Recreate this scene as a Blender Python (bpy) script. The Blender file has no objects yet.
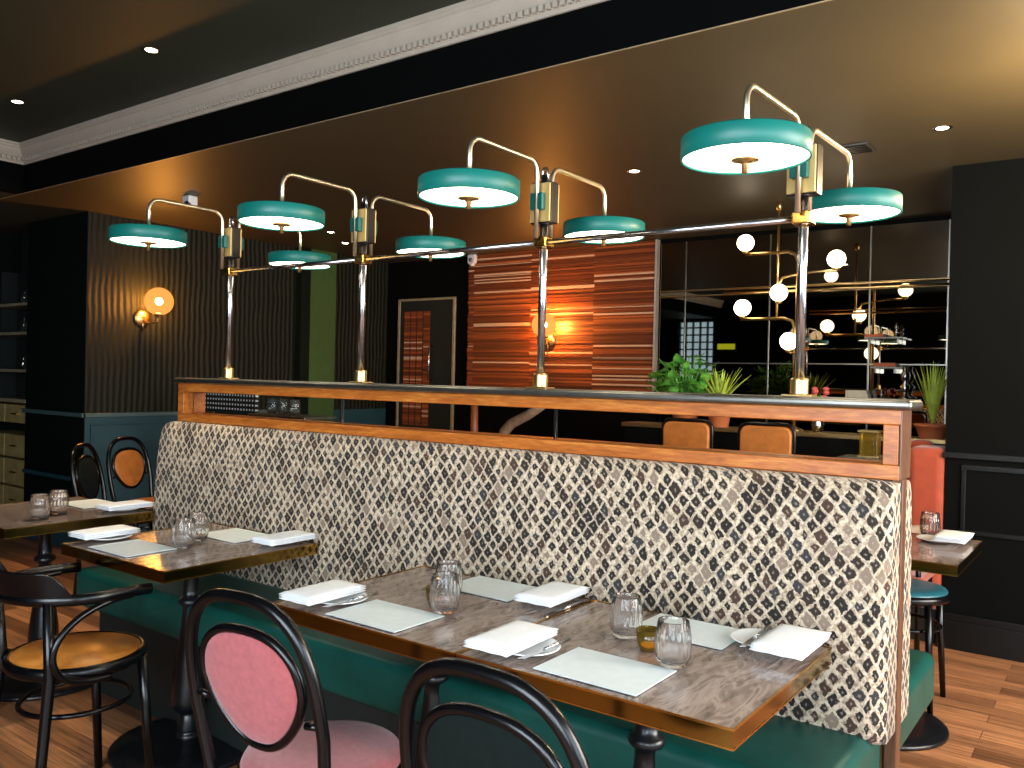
import bpy, math, random
from mathutils import Vector, Matrix
random.seed(7)
PI = math.pi
S = bpy.context.scene
COL = S.collection

# ------------------------------------------------------------------ mesh kit
class MB:
    def __init__(s): s.v=[]; s.f=[]; s.sm=[]
    def add(s, vs, fs, smooth=False):
        b=len(s.v); s.v += [tuple(p) for p in vs]
        for f in fs: s.f.append(tuple(b+i for i in f)); s.sm.append(smooth)
        return s
    def box(s, x0,x1,y0,y1,z0,z1):
        vs=[(x,y,z) for z in (z0,z1) for y in (y0,y1) for x in (x0,x1)]
        return s.add(vs,[(0,2,3,1),(4,5,7,6),(0,1,5,4),(1,3,7,5),(3,2,6,7),(2,0,4,6)])
    def tube(s, pts, r, n=10, closed=False, flat=None):
        P=[Vector(p) for p in pts]; m=len(P)
        R=r if isinstance(r,(list,tuple)) else [r]*m
        T=[]
        for i in range(m):
            a=P[(i-1)%m] if (closed or i>0) else P[i]
            b=P[(i+1)%m] if (closed or i<m-1) else P[i]
            t=(b-a); T.append(t.normalized() if t.length>1e-9 else Vector((0,0,1)))
        ref=Vector((0,0,1)) if abs(T[0].z)<.9 else Vector((1,0,0))
        u=(ref-T[0]*ref.dot(T[0])).normalized(); vs=[]
        for i in range(m):
            u=(u-T[i]*u.dot(T[i])).normalized(); w=T[i].cross(u)
            for k in range(n):
                a=2*PI*k/n
                fu,fw=(flat if flat else (1,1))
                vs.append(P[i]+(u*math.cos(a)*fu+w*math.sin(a)*fw)*R[i])
        fs=[]
        for i in range(m if closed else m-1):
            j=(i+1)%m
            for k in range(n):
                l=(k+1)%n; fs.append((i*n+k,i*n+l,j*n+l,j*n+k))
        s.add(vs,fs,True)
        if not closed:
            b=len(s.v)-len(vs)
            s.f.append(tuple(b+k for k in reversed(range(n)))); s.sm.append(False)
            s.f.append(tuple(b+(m-1)*n+k for k in range(n))); s.sm.append(False)
        return s
    def lathe(s, prof, cx=0, cy=0, cz=0, n=32, caps=True, axis='z', smooth=True):
        vs=[]; m=len(prof)
        for (r,z) in prof:
            for k in range(n):
                a=2*PI*k/n; x,y=r*math.cos(a),r*math.sin(a)
                if axis=='z': vs.append((cx+x,cy+y,cz+z))
                elif axis=='y': vs.append((cx+x,cy+z,cz+y))
                else: vs.append((cx+z,cy+x,cz+y))
        fs=[]
        for i in range(m-1):
            for k in range(n):
                l=(k+1)%n; fs.append((i*n+k,i*n+l,(i+1)*n+l,(i+1)*n+k))
        s.add(vs,fs,smooth); b=len(s.v)-len(vs)
        if caps:
            s.f.append(tuple(b+k for k in reversed(range(n)))); s.sm.append(False)
            s.f.append(tuple(b+(m-1)*n+k for k in range(n))); s.sm.append(False)
        return s
    def prism(s, poly, d0, d1, plane='xz'):
        # poly in plane, extruded along the third axis d0..d1
        def mk(a,b,d):
            return {'xz':(a,d,b),'yz':(d,a,b),'xy':(a,b,d)}[plane]
        n=len(poly); vs=[mk(a,b,d0) for a,b in poly]+[mk(a,b,d1) for a,b in poly]
        fs=[tuple(range(n)),tuple(range(2*n-1,n-1,-1))]+[(i,i+n,(i+1)%n+n,(i+1)%n) for i in range(n)]
        return s.add(vs,fs)
    def sphere(s, c, r, n=20, m=12, sc=(1,1,1)):
        prof=[(r*math.sin(PI*i/m),-r*math.cos(PI*i/m)) for i in range(m+1)]
        vs=[];fs=[]
        for (rr,z) in prof:
            for k in range(n):
                a=2*PI*k/n; vs.append((c[0]+rr*math.cos(a)*sc[0],c[1]+rr*math.sin(a)*sc[1],c[2]+z*sc[2]))
        for i in range(m):
            for k in range(n):
                l=(k+1)%n; fs.append((i*n+k,i*n+l,(i+1)*n+l,(i+1)*n+k))
        return s.add(vs,fs,True)
    def build(s, name, mat, parent=None, bevel=0, seg=2, smooth=None, subsurf=0):
        me=bpy.data.meshes.new(name); me.from_pydata(s.v,[],s.f); 
        me.polygons.foreach_set('use_smooth',[bool(x) if smooth is None else smooth for x in s.sm])
        me.update()
        import bmesh
        bm=bmesh.new(); bm.from_mesh(me); bmesh.ops.remove_doubles(bm,verts=bm.verts,dist=1e-6)
        bmesh.ops.recalc_face_normals(bm,faces=bm.faces); bm.to_mesh(me); bm.free()
        me.materials.append(mat)
        o=bpy.data.objects.new(name,me); COL.objects.link(o)
        if bevel:
            b=o.modifiers.new('Bevel','BEVEL'); b.width=bevel; b.segments=seg; b.limit_method='ANGLE'; b.angle_limit=.6
            if smooth is None: 
                me.polygons.foreach_set('use_smooth',[True]*len(me.polygons))
                try: b.harden_normals=True
                except Exception: pass
        if subsurf:
            q=o.modifiers.new('Subdivision','SUBSURF'); q.levels=subsurf; q.render_levels=subsurf
        if parent is not None: o.parent=parent
        return o

def thing(name, label, cat, loc=(0,0,0), rz=0, group=None):
    o=bpy.data.objects.new(name,None); COL.objects.link(o); o.empty_display_size=.1
    o.location=loc; o.rotation_euler=(0,0,rz); o['label']=label; o['category']=cat
    if group: o['group']=group
    return o
def tag(o,label,cat,group=None,kind=None):
    o['label']=label; o['category']=cat
    if group: o['group']=group
    if kind: o['kind']=kind
    return o
def struct(o,label=None):
    o['kind']='structure'
    return o
def dup(root, loc, rz=None, label=None, group=None, mats=None):
    r=root.copy(); COL.objects.link(r); r.location=loc
    if rz is not None: r.rotation_euler=(0,0,rz)
    if label: r['label']=label
    if group: r['group']=group
    for ch in list(root.children):
        c=ch.copy(); COL.objects.link(c); c.parent=r
        for g in list(ch.children):
            d=g.copy(); COL.objects.link(d); d.parent=c
    return r

# ------------------------------------------------------------------ materials
class NT:
    def __init__(s,name):
        s.m=bpy.data.materials.new(name); s.m.use_nodes=True; s.t=s.m.node_tree; s.n=s.t.nodes
        s.b=s.n['Principled BSDF']
    def node(s,t,**k):
        x=s.n.new(t)
        for a,v in k.items(): setattr(x,a,v)
        return x
    def link(s,a,b): s.t.links.new(a,b)
    def val(s,sock,v):
        if hasattr(v,'is_output'): s.link(v,sock)
        else: sock.default_value=v
    def math(s,op,a,b=None,c=None,clamp=False):
        x=s.node('ShaderNodeMath',operation=op,use_clamp=clamp); s.val(x.inputs[0],a)
        if b is not None: s.val(x.inputs[1],b)
        if c is not None: s.val(x.inputs[2],c)
        return x.outputs[0]
    def coord(s,scale=(1,1,1),kind='Object'):
        c=s.node('ShaderNodeTexCoord'); mp=s.node('ShaderNodeMapping'); mp.inputs['Scale'].default_value=scale
        s.link(c.outputs[kind],mp.inputs['Vector']); return mp.outputs[0]
    def noise(s,vec,scale=5,detail=4,rough=.55,dist=0):
        x=s.node('ShaderNodeTexNoise'); s.link(vec,x.inputs['Vector']); x.inputs['Scale'].default_value=scale
        x.inputs['Detail'].default_value=detail; x.inputs['Roughness'].default_value=rough; x.inputs['Distortion'].default_value=dist
        return x.outputs['Fac']
    def ramp(s,fac,stops,interp='LINEAR'):
        r=s.node('ShaderNodeValToRGB'); cr=r.color_ramp; cr.interpolation=interp
        while len(cr.elements)<len(stops): cr.elements.new(.5)
        for e,(p,c) in zip(cr.elements,stops): e.position=p; e.color=(*c,1)
        s.val(r.inputs[0],fac); return r.outputs[0]
    def mix(s,fac,a,b):
        x=s.node('ShaderNodeMix',data_type='RGBA'); s.val(x.inputs[0],fac)
        for i,v in ((6,a),(7,b)):
            if hasattr(v,'is_output'): s.link(v,x.inputs[i])
            else: x.inputs[i].default_value=(*v,1)
        return x.outputs[2]
    def bump(s,h,strength=.3,dist=.01):
        b=s.node('ShaderNodeBump'); b.inputs['Strength'].default_value=strength; b.inputs['Distance'].default_value=dist
        s.link(h,b.inputs['Height']); s.link(b.outputs[0],s.b.inputs['Normal'])
    def base(s,c):
        if hasattr(c,'is_output'): s.link(c,s.b.inputs['Base Color'])
        else: s.b.inputs['Base Color'].default_value=(*c,1)
def srgb(r,g,b):
    f=lambda c:((c/255)/12.92 if c/255<=.04045 else ((c/255+.055)/1.055)**2.4)
    return (f(r),f(g),f(b))
def mat(name,col,rough=.5,metal=0,var=.12,scale=8,bump=0,emit=None,es=0,trans=0,ior=1.45,coat=0,sheen=0,spec=None):
    t=NT(name); v=t.coord(); n=t.noise(v,scale)
    lo=tuple(c*(1-var) for c in col); hi=tuple(min(1,c*(1+var)) for c in col)
    t.base(t.ramp(n,[(.3,lo),(.7,hi)]))
    b=t.b; b.inputs['Roughness'].default_value=rough; b.inputs['Metallic'].default_value=metal
    if trans: b.inputs['Transmission Weight'].default_value=trans; b.inputs['IOR'].default_value=ior
    if coat: b.inputs['Coat Weight'].default_value=coat; b.inputs['Coat Roughness'].default_value=.08
    if sheen: b.inputs['Sheen Weight'].default_value=sheen
    if spec is not None: b.inputs['Specular IOR Level'].default_value=spec
    if emit: b.inputs['Emission Color'].default_value=(*emit,1); b.inputs['Emission Strength'].default_value=es
    if bump: t.bump(t.noise(v,scale*12,3),bump,.004)
    return t.m

def wood(name,cols,scale=(1,1,1),rough=.4,ring=12,coat=0):
    t=NT(name); v=t.coord(scale); n=t.noise(v,4,5,.6,.6)
    n2=t.noise(v,ring,6,.65,.3); f=t.math('ADD',t.math('MULTIPLY',n,.5),t.math('MULTIPLY',n2,.5))
    t.base(t.ramp(f,[(.32,cols[0]),(.5,cols[1]),(.68,cols[2])])); t.b.inputs['Roughness'].default_value=rough
    if coat: t.b.inputs['Coat Weight'].default_value=coat
    t.bump(n2,.15,.003); return t.m

def fabric_mat(name):
    t=NT(name); c=t.node('ShaderNodeTexCoord'); sep=t.node('ShaderNodeSeparateXYZ')
    # wobble
    nz=t.node('ShaderNodeTexNoise'); nz.inputs['Scale'].default_value=34; nz.inputs['Detail'].default_value=2
    t.link(c.outputs['Object'],nz.inputs['Vector'])
    vm=t.node('ShaderNodeVectorMath',operation='MULTIPLY_ADD'); t.link(nz.outputs['Color'],vm.inputs[0])
    vm.inputs[1].default_value=(.017,.017,.017); t.link(c.outputs['Object'],vm.inputs[2])
    t.link(vm.outputs[0],sep.inputs[0])
    u=t.math('DIVIDE',t.math('ADD',sep.outputs['X'],sep.outputs['Y']),.046); v=t.math('DIVIDE',sep.outputs['Z'],.058)
    a=t.math('ADD',u,v); b=t.math('SUBTRACT',u,v)
    fa=t.math('ABSOLUTE',t.math('SUBTRACT',t.math('FRACT',a),.5)); fb=t.math('ABSOLUTE',t.math('SUBTRACT',t.math('FRACT',b),.5))
    d=t.math('MAXIMUM',fa,fb)
    comb=t.node('ShaderNodeCombineXYZ'); t.link(t.math('FLOOR',a),comb.inputs[0]); t.link(t.math('FLOOR',b),comb.inputs[1])
    wn=t.node('ShaderNodeTexWhiteNoise',noise_dimensions='3D'); t.link(comb.outputs[0],wn.inputs['Vector'])
    cell=t.ramp(wn.outputs['Value'],[(0,srgb(26,18,13)),(.42,srgb(40,28,20)),(.66,srgb(66,44,32)),(.8,srgb(46,44,46)),(.93,srgb(132,112,96))],'CONSTANT')
    fine=t.noise(c.outputs['Object'],90,3)
    cream=t.ramp(fine,[(.32,srgb(134,112,90)),(.58,srgb(212,192,166))])
    # diamond size varies
    wn2=t.node('ShaderNodeTexWhiteNoise',noise_dimensions='4D'); t.link(comb.outputs[0],wn2.inputs['Vector']); wn2.inputs['W'].default_value=3
    size=t.math('MULTIPLY_ADD',wn2.outputs['Value'],.2,.235)
    edge=t.math('ADD',t.math('SUBTRACT',size,d),t.math('MULTIPLY',t.math('SUBTRACT',fine,.5),.5))
    m=t.math('MULTIPLY_ADD',edge,14,.5,clamp=True)
    core=t.math('MULTIPLY_ADD',t.math('SUBTRACT',.07,d),14,.5,clamp=True)
    dark=t.mix(t.math('MULTIPLY',core,.55),cell,srgb(170,152,134))
    t.base(t.mix(m,cream,dark)); t.b.inputs['Roughness'].default_value=.85
    t.b.inputs['Sheen Weight'].default_value=.1
    t.bump(t.math('SUBTRACT',1,m),.5,.006); return t.m

def floor_mat():
    t=NT('oak_planks'); c=t.node('ShaderNodeTexCoord'); br=t.node('ShaderNodeTexBrick')
    t.link(c.outputs['Object'],br.inputs['Vector']); br.inputs['Scale'].default_value=1
    br.inputs['Brick Width'].default_value=2.6; br.inputs['Row Height'].default_value=.115; br.inputs['Mortar Size'].default_value=.0016
    br.inputs['Color1'].default_value=(*srgb(186,144,104),1); br.inputs['Color2'].default_value=(*srgb(104,76,54),1)
    br.inputs['Mortar'].default_value=(*srgb(80,54,38),1); br.offset=.37
    v=t.coord((.7,16,1)); n=t.noise(v,4,7,.7,.5)
    g=t.ramp(n,[(.34,srgb(60,42,32)),(.5,srgb(196,152,108)),(.64,srgb(240,202,156))])
    mx=t.node('ShaderNodeMix',data_type='RGBA',blend_type='MULTIPLY'); mx.inputs[0].default_value=.8
    t.link(br.outputs['Color'],mx.inputs[6]); t.link(g,mx.inputs[7]); t.base(mx.outputs[2])
    hs=t.node('ShaderNodeHueSaturation'); hs.inputs['Saturation'].default_value=.95; hs.inputs['Value'].default_value=1.6; t.link(mx.outputs[2],hs.inputs['Color']); t.base(hs.outputs[0])
    t.b.inputs['Roughness'].default_value=.36
    t.bump(n,.2,.004); return t.m

def tabletop_mat():
    t=NT('veined_brown_tabletop'); v=t.coord((5.5,1.3,1)); n=t.noise(v,3,7,.62,1.6)
    col=t.ramp(n,[(.28,srgb(70,56,50)),(.42,srgb(122,104,94)),(.52,srgb(160,142,132)),(.6,srgb(108,90,80)),(.74,srgb(186,170,160))])
    t.base(col); t.b.inputs['Roughness'].default_value=.2; t.b.inputs['Coat Weight'].default_value=.4; t.b.inputs['Coat Roughness'].default_value=.05
    return t.m
def ribwall_mat(name,col,period,strength):
    t=NT(name); c=t.node('ShaderNodeTexCoord'); sep=t.node('ShaderNodeSeparateXYZ'); t.link(c.outputs['Object'],sep.inputs[0])
    n=t.noise(c.outputs['Object'],3,3)
    w=t.math('SINE',t.math('MULTIPLY',t.math('ADD',t.math('ADD',sep.outputs['X'],sep.outputs['Y']),t.math('MULTIPLY',n,.06)),2*PI/period))
    t.base(t.ramp(n,[(.3,tuple(x*.8 for x in col)),(.7,tuple(x*1.2 for x in col))])); t.b.inputs['Roughness'].default_value=.6; t.b.inputs['Specular IOR Level'].default_value=.2
    t.bump(w,strength,.012); return t.m

BLACKG=srgb(22,26,24)
M={}
M['fabric']=fabric_mat('woven_diamond_fabric')
M['floor']=floor_mat()
M['table']=tabletop_mat()
M['brass']=mat('polished_brass',srgb(206,160,84),.2,1,.1)
M['abrass']=mat('aged_brass',srgb(196,166,112),.34,1,.15,14)
M['arm']=mat('pale_champagne_metal',srgb(222,212,188),.3,1,.06,14)
M['goldplate']=mat('pale_gold_plate',srgb(214,180,112),.4,.35,.1,14)
M['edge']=mat('brass_table_edge',srgb(150,122,66),.12,1,.15,5)
M['steel']=mat('polished_steel',srgb(176,176,182),.2,1,.06)
M['cap']=mat('brushed_metal_cap',srgb(132,130,124),.36,1,.1,20)
M['frame']=wood('orange_oak',[srgb(130,68,22),srgb(178,98,36),srgb(212,138,60)],(1.2,9,9),.38)
M['post']=wood('dark_oak',[srgb(52,30,18),srgb(92,58,36),srgb(118,78,50)],(9,9,1.2),.42)
M['teal']=mat('teal_lacquer',srgb(10,108,98),.42,0,.06,6)
M['tealbadge']=mat('teal_badge',srgb(10,96,88),.35)
M['green']=mat('green_leather',srgb(12,68,60),.4,0,.2,9,bump=.08,spec=.35)
M['plinth']=mat('dark_plinth',srgb(20,26,24),.6)
M['black']=mat('black_lacquer',srgb(5,5,7),.25,0,.1,6,spec=.4)
M['iron']=mat('black_cast_iron',srgb(18,19,22),.28,0,.15,20,bump=.05)
M['blackbox']=mat('black_enamel',srgb(12,12,12),.3)
M['pink']=mat('pink_wool',srgb(160,80,82),.9,0,.14,60,bump=.25,sheen=.3)
M['dgreen']=mat('dark_green_wool',srgb(12,20,18),.9,0,.2,60,bump=.25,spec=.15)
M['orange']=wood('honey_veneer',[srgb(176,98,32),srgb(208,130,52),srgb(224,150,70)],(3,3,1),.34,7)
M['brownleather']=mat('tan_leather',srgb(176,104,44),.45,0,.22,16,bump=.1)
M['tealseat']=mat('teal_leather_seat',srgb(38,96,108),.35,0,.2,10)
M['terra']=mat('terracotta_velvet',srgb(160,62,30),.75,0,.16,14,bump=.15,sheen=.35)
M['white']=mat('white_linen',srgb(238,240,242),.85,0,.03,40,bump=.25)
M['plate']=mat('white_porcelain',srgb(236,238,238),.15,0,.02)
M['mat']=mat('ivory_menu_card',srgb(220,230,232),.6,0,.04,30)
M['knife']=mat('cutlery_steel',srgb(196,196,198),.15,1,.04)
M['ceil']=mat('dark_olive_ceiling',srgb(66,58,40),.5,0,.07,2.5)
M['ceil2']=mat('dark_green_ceiling',srgb(40,46,34),.6,0,.12,2)
M['bulk']=mat('near_black_bulkhead',srgb(5,5,5),.8,0,.1,spec=.05)
M['wallg']=mat('dark_green_paint',srgb(10,20,16),.6,0,.1,6,spec=.1)
M['wallr']=mat('near_black_green_paint',srgb(8,9,8),.7,0,.1,6,spec=.06)
M['trimdark']=mat('dark_green_satin_trim',srgb(9,10,9),.35,0,.1,6,spec=.3)
M['dadorail']=mat('dado_painted_highlight',srgb(70,92,92),.4,0,.08)  # rail kept pale to stand for the highlight along its top
M['wainscot']=mat('blue_green_paint',srgb(34,68,78),.45,0,.08,spec=.35)
M['downlit']=mat('downlit_green_paint',srgb(50,80,36),.6,0,.1)  # brighter than the wall green, downlight on the pilaster put into the colour
M['ribbed']=ribwall_mat('ribbed_green_wallcover',srgb(22,24,16),.055,.35)
M['cornice']=mat('cream_cornice',srgb(182,168,152),.55,0,.05)
M['mirror']=mat('smoked_mirror',srgb(150,142,128),.015,1,.05,3)
M['joint']=mat('mirror_joint_metal',srgb(170,166,158),.3,1,.05)
t=NT('zebra_slat_lit_edges'); c=t.node('ShaderNodeTexCoord'); sp=t.node('ShaderNodeSeparateXYZ'); t.link(c.outputs['Object'],sp.inputs[0])
zz=t.math('DIVIDE',sp.outputs['Z'],.017); wn=t.node('ShaderNodeTexWhiteNoise',noise_dimensions='2D'); cb=t.node('ShaderNodeCombineXYZ')
t.link(t.math('FLOOR',zz),cb.inputs[0]); t.link(t.math('FLOOR',t.math('DIVIDE',sp.outputs['X'],.75)),cb.inputs[1]); t.link(cb.outputs[0],wn.inputs['Vector'])
gr=t.noise(t.coord((2,1,40)),5,5,.6)
bc=t.ramp(wn.outputs['Value'],[(0,srgb(76,36,22)),(.35,srgb(140,70,36)),(.6,srgb(180,96,50)),(.78,srgb(100,50,30)),(.9,srgb(236,200,164))],'CONSTANT')  # palest bands stand for slat edges catching light, the rest is grain
t.base(t.mix(t.math('MULTIPLY',gr,.6),bc,srgb(150,74,36))); t.b.inputs['Roughness'].default_value=.4; M['rib_a']=t.m
M['diff']=mat('lit_opal_diffuser',srgb(255,246,226),.5,0,0,8,emit=srgb(255,240,212),es=9.0)
M['globe']=mat('lit_opal_globe',srgb(255,250,240),.4,0,0,8,emit=srgb(255,232,196),es=7)
t=NT('lit_amber_globe'); tr_=t.node('ShaderNodeBsdfTransparent'); tr_.inputs[0].default_value=(1,.62,.26,1); ms=t.node('ShaderNodeMixShader'); ms.inputs[0].default_value=.5
t.base(t.ramp(t.noise(t.coord(),12),[(.3,(.006,.002,.0005)),(.7,(.008,.003,.0006))])); t.b.inputs['Emission Color'].default_value=(1,.40,.10,1); t.b.inputs['Emission Strength'].default_value=1.25; t.b.inputs['Specular IOR Level'].default_value=0
t.link(tr_.outputs[0],ms.inputs[1]); t.link(t.b.outputs[0],ms.inputs[2]); t.link(ms.outputs[0],t.n['Material Output'].inputs['Surface']); M['amber']=t.m
M['bulb']=mat('glowing_bulb',srgb(255,230,190),.4,0,0,8,emit=srgb(255,205,130),es=1500)
M['down']=mat('lit_downlight',srgb(255,250,240),.4,0,0,8,emit=srgb(255,236,205),es=25)
M['chrome']=mat('downlight_bezel',srgb(150,140,120),.3,1)
M['leaf']=mat('leaf_green',srgb(110,180,74),.35,0,.6,16)
M['leaf2']=mat('leaf_lime',srgb(170,190,70),.5,0,.3,12)
M['pot']=mat('terracotta_pot',srgb(190,104,58),.7,0,.1)
M['whiteplastic']=mat('white_plastic',srgb(220,220,220),.4)
M['exit']=mat('lit_sign',srgb(190,200,40),.5,0,0,8,emit=srgb(190,205,40),es=1.2)
M['pane']=mat('daylight_pane',srgb(200,220,235),.1,0,.02,8,emit=srgb(170,205,235),es=1.5)
M['frameblack']=mat('black_window_frame',srgb(18,20,20),.4)
M['wax']=mat('candle_wax',srgb(240,220,180),.5,0,.02,8,emit=srgb(255,180,80),es=1.5)
M['amberglass']=mat('amber_votive_glass',srgb(150,120,40),.1,0,.05,8,trans=.75)
M['book1']=mat('cream_book',srgb(214,206,186),.6)
M['book2']=mat('rust_book',srgb(196,96,52),.6)
M['red']=mat('pink_petals',srgb(206,90,84),.6,0,.2)
M['silver']=mat('tarnished_silver',srgb(170,168,164),.25,1,.2,20)
M['palewood']=mat('pale_bentwood',srgb(136,108,88),.5,0,.25,30)
M['warmwood']=mat('red_brown_wood',srgb(140,72,38),.45,0,.25,20)
M['cabinet']=mat('olive_gold_drawer',srgb(176,154,98),.4,.1,.2,10)
M['shelfwood']=mat('pale_shelf_edge',srgb(150,136,108),.45,0,.2,20)
M['ceramic']=mat('bottle_glass_dark',srgb(46,56,48),.1,0,.3,20,coat=.5)
def glass(name,col=(1,1,1),rough=0.0,ior=1.45):
    t=NT(name); v=t.coord(); n=t.noise(v,30,2); t.base(t.ramp(n,[(.3,tuple(c*.985 for c in col)),(.7,col)]))
    t.b.inputs['Transmission Weight'].default_value=1; t.b.inputs['Roughness'].default_value=rough; t.b.inputs['IOR'].default_value=ior
    return t.m
M['glass']=glass('clear_tumbler_glass'); M['glass'].node_tree.nodes['Principled BSDF'].inputs['Transmission Weight'].default_value=.97; M['glass'].node_tree.nodes['Principled BSDF'].inputs['IOR'].default_value=1.38
M['panel_glass']=glass('clear_panel_glass',(.93,.96,.95),0,1.02)
t=NT('stud_lattice'); c=t.coord((1,1,1)); vo=t.node('ShaderNodeSeparateXYZ'); t.link(c,vo.inputs[0])
gx=t.math('ABSOLUTE',t.math('SUBTRACT',t.math('FRACT',t.math('DIVIDE',vo.outputs['X'],.036)),.5)); gz=t.math('ABSOLUTE',t.math('SUBTRACT',t.math('FRACT',t.math('DIVIDE',vo.outputs['Z'],.036)),.5))
dd=t.math('SQRT',t.math('ADD',t.math('MULTIPLY',gx,gx),t.math('MULTIPLY',gz,gz)))
t.base(t.mix(t.math('LESS_THAN',dd,.24),srgb(16,18,17),srgb(225,225,220))); t.b.inputs['Roughness'].default_value=.4
M['lattice']=t.m

# ------------------------------------------------------------------ room shell
ZC=2.78; ZM=3.135; YB=4.66; XL=-6.584
def box_obj(name,m,x0,x1,y0,y1,z0,z1,parent=None,bevel=0): return MB().box(x0,x1,y0,y1,z0,z1).build(name,m,parent,bevel)
struct(box_obj('floor',M['floor'],-8.6,3.2,-4.7,5.0,-.18,-.08))
struct(box_obj('ceiling',M['ceil'],-8.6,3.2,.47,5.0,ZC,ZC+.12))
struct(box_obj('ceiling',M['ceil2'],-8.6,3.2,-4.7,.47,ZM,ZM+.1))
struct(box_obj('wall_bulkhead',M['bulk'],-8.6,3.2,.4695,.55,ZC+.0005,ZM))
struct(MB().box(-8.6,3.2,.467,.475,ZC-.0025,ZC).build('trim_1',M['shelfwood']))     # thin pale bead along the bulkhead's lower edge
struct(box_obj('wall_back',M['wallr'],XL-.1,3.2,YB,YB+.15,0,ZC))
# left wall: return facing the camera, then the ribbed flank with the sconce
struct(MB().box(-7.645,XL,1.103,1.11,0,ZC).box(-7.645,XL-.12,1.11,1.48,0,ZC).build('wall_left_front',M['wallg']))
struct(box_obj('wall_left',M['ribbed'],XL-.12,XL,1.11,YB,1.07,ZC))
struct(box_obj('wall_left_lower',M['wainscot'],XL-.12,XL,1.11,YB,0,1.07))
struct(box_obj('wall_left_side',M['wallg'],-8.7,-8.55,-4.7,1.6,0,ZM))
struct(box_obj('trim_2',M['downlit'],XL,XL+.06,3.42,3.80,0,ZC))
struct(box_obj('trim_3',M['wallg'],XL,XL+.09,3.30,3.42,0,ZC))
def dado(name,pts_box,m):
    mb=MB()
    for b in pts_box: mb.box(*b)
    return struct(mb.build(name,m,None,.004))
dado('trim_4',[(XL,XL+.03,1.08,3.3,1.05,1.085),(-7.645,XL+.03,1.07,1.103,1.05,1.085)],M['dadorail'])
dado('trim_5',[(-7.645,XL,1.085,1.103,.50,.535),(XL,XL+.014,1.16,3.2,.98,1.0),(XL,XL+.014,1.16,1.18,.3,.98)],M['wainscot'])
dado('baseboard_left',[(-7.645,XL+.018,1.082,1.103,0,.16),(XL,XL+.018,1.083,3.3,0,.16)],M['wainscot'])
# right wall block, dado, panels, skirting
XR=-.385; YR=3.10
struct(box_obj('wall_right',M['wallr'],XR,3.2,YR,YB,0,ZC))
dado('trim_6',[(XR-.01,3.2,YR-.03,YR,1.045,1.08)],M['trimdark'])
mb=MB()
for x0 in (XR+.09,XR+1.3,XR+2.5):
    for (a,b,c,d) in ((x0,x0+1.02,.985,1.01),(x0,x0+1.02,.60,.625),(x0,x0+.025,.625,.985),(x0+.995,x0+1.02,.625,.985)):
        mb.box(a,b,YR-.014,YR,c,d)
struct(mb.build('trim_7',M['trimdark'],None,.004))
dado('baseboard_right',[(XR-.02,3.2,YR-.028,YR,0,.13),(XR-.02,3.2,YR-.04,YR,.0,.09)],M['trimdark'])
struct(box_obj('wall_east',M['wallr'],3.1,3.25,-4.7,3.0,0,.35))
struct(box_obj('wall_east',M['wallr'],3.1,3.25,-4.7,3.0,2.6,ZM))
for a,b in ((-4.7,-3.4),(-.9,-.5),(2.3,3.0)): struct(box_obj('wall_east',M['wallr'],3.1,3.25,a,b,.35,2.6))
# front wall (behind the camera) with window openings
FY=-4.6
def wall_with_openings():
    ops=[(-7.25,-6.45,1.55,2.75),(-1.5,.5,.7,2.7),(.8,2.7,.7,2.7)]
    mb=MB(); xs=-8.6
    for (a,b,z0,z1) in ops:
        mb.box(xs,a,FY-.15,FY,0,ZM); mb.box(a,b,FY-.15,FY,0,z0); mb.box(a,b,FY-.15,FY,z1,ZM); xs=b
    mb.box(xs,3.2,FY-.15,FY,0,ZM); struct(mb.build('wall_front',M['wallr']))
    return ops
OPS=wall_with_openings()
def window(i,x0,x1,z0,z1,nx,nz,axis='x',pos=FY-.1):
    r=bpy.data.objects.new(f'window_{i}',None); COL.objects.link(r); struct(r)
    fr=MB(); t=.035
    def bb(a0,a1,c0,c1,d=.03):
        if axis=='x': fr.box(a0,a1,pos-d,pos+d,c0,c1)
        else: fr.box(pos-d,pos+d,a0,a1,c0,c1)
    for k in range(nx+1):
        x=x0+(x1-x0)*k/nx; w=t if k in(0,nx) else .014; bb(max(x0,x-w),min(x1,x+w),z0,z1)
    for k in range(nz+1):
        z=z0+(z1-z0)*k/nz; w=t if k in(0,nz) else .014; bb(x0,x1,max(z0,z-w),min(z1,z+w))
    fr.build('window_frame',M['frameblack'],r)
    p=MB()
    if axis=='x': p.box(x0,x1,pos-.045,pos-.035,z0,z1)
    else: p.box(pos+.035,pos+.045,x0,x1,z0,z1)
    p.build('pane',M['pane'],r)
    return r
for i,(a,b,z0,z1) in enumerate(OPS): window(i+1,a,b,z0,z1,(5,4,4)[i],(8,4,4)[i])
window(4,-3.4,-.9,.35,2.6,4,4,'y',3.18); window(5,-.5,2.3,.35,2.6,4,4,'y',3.18)
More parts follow.
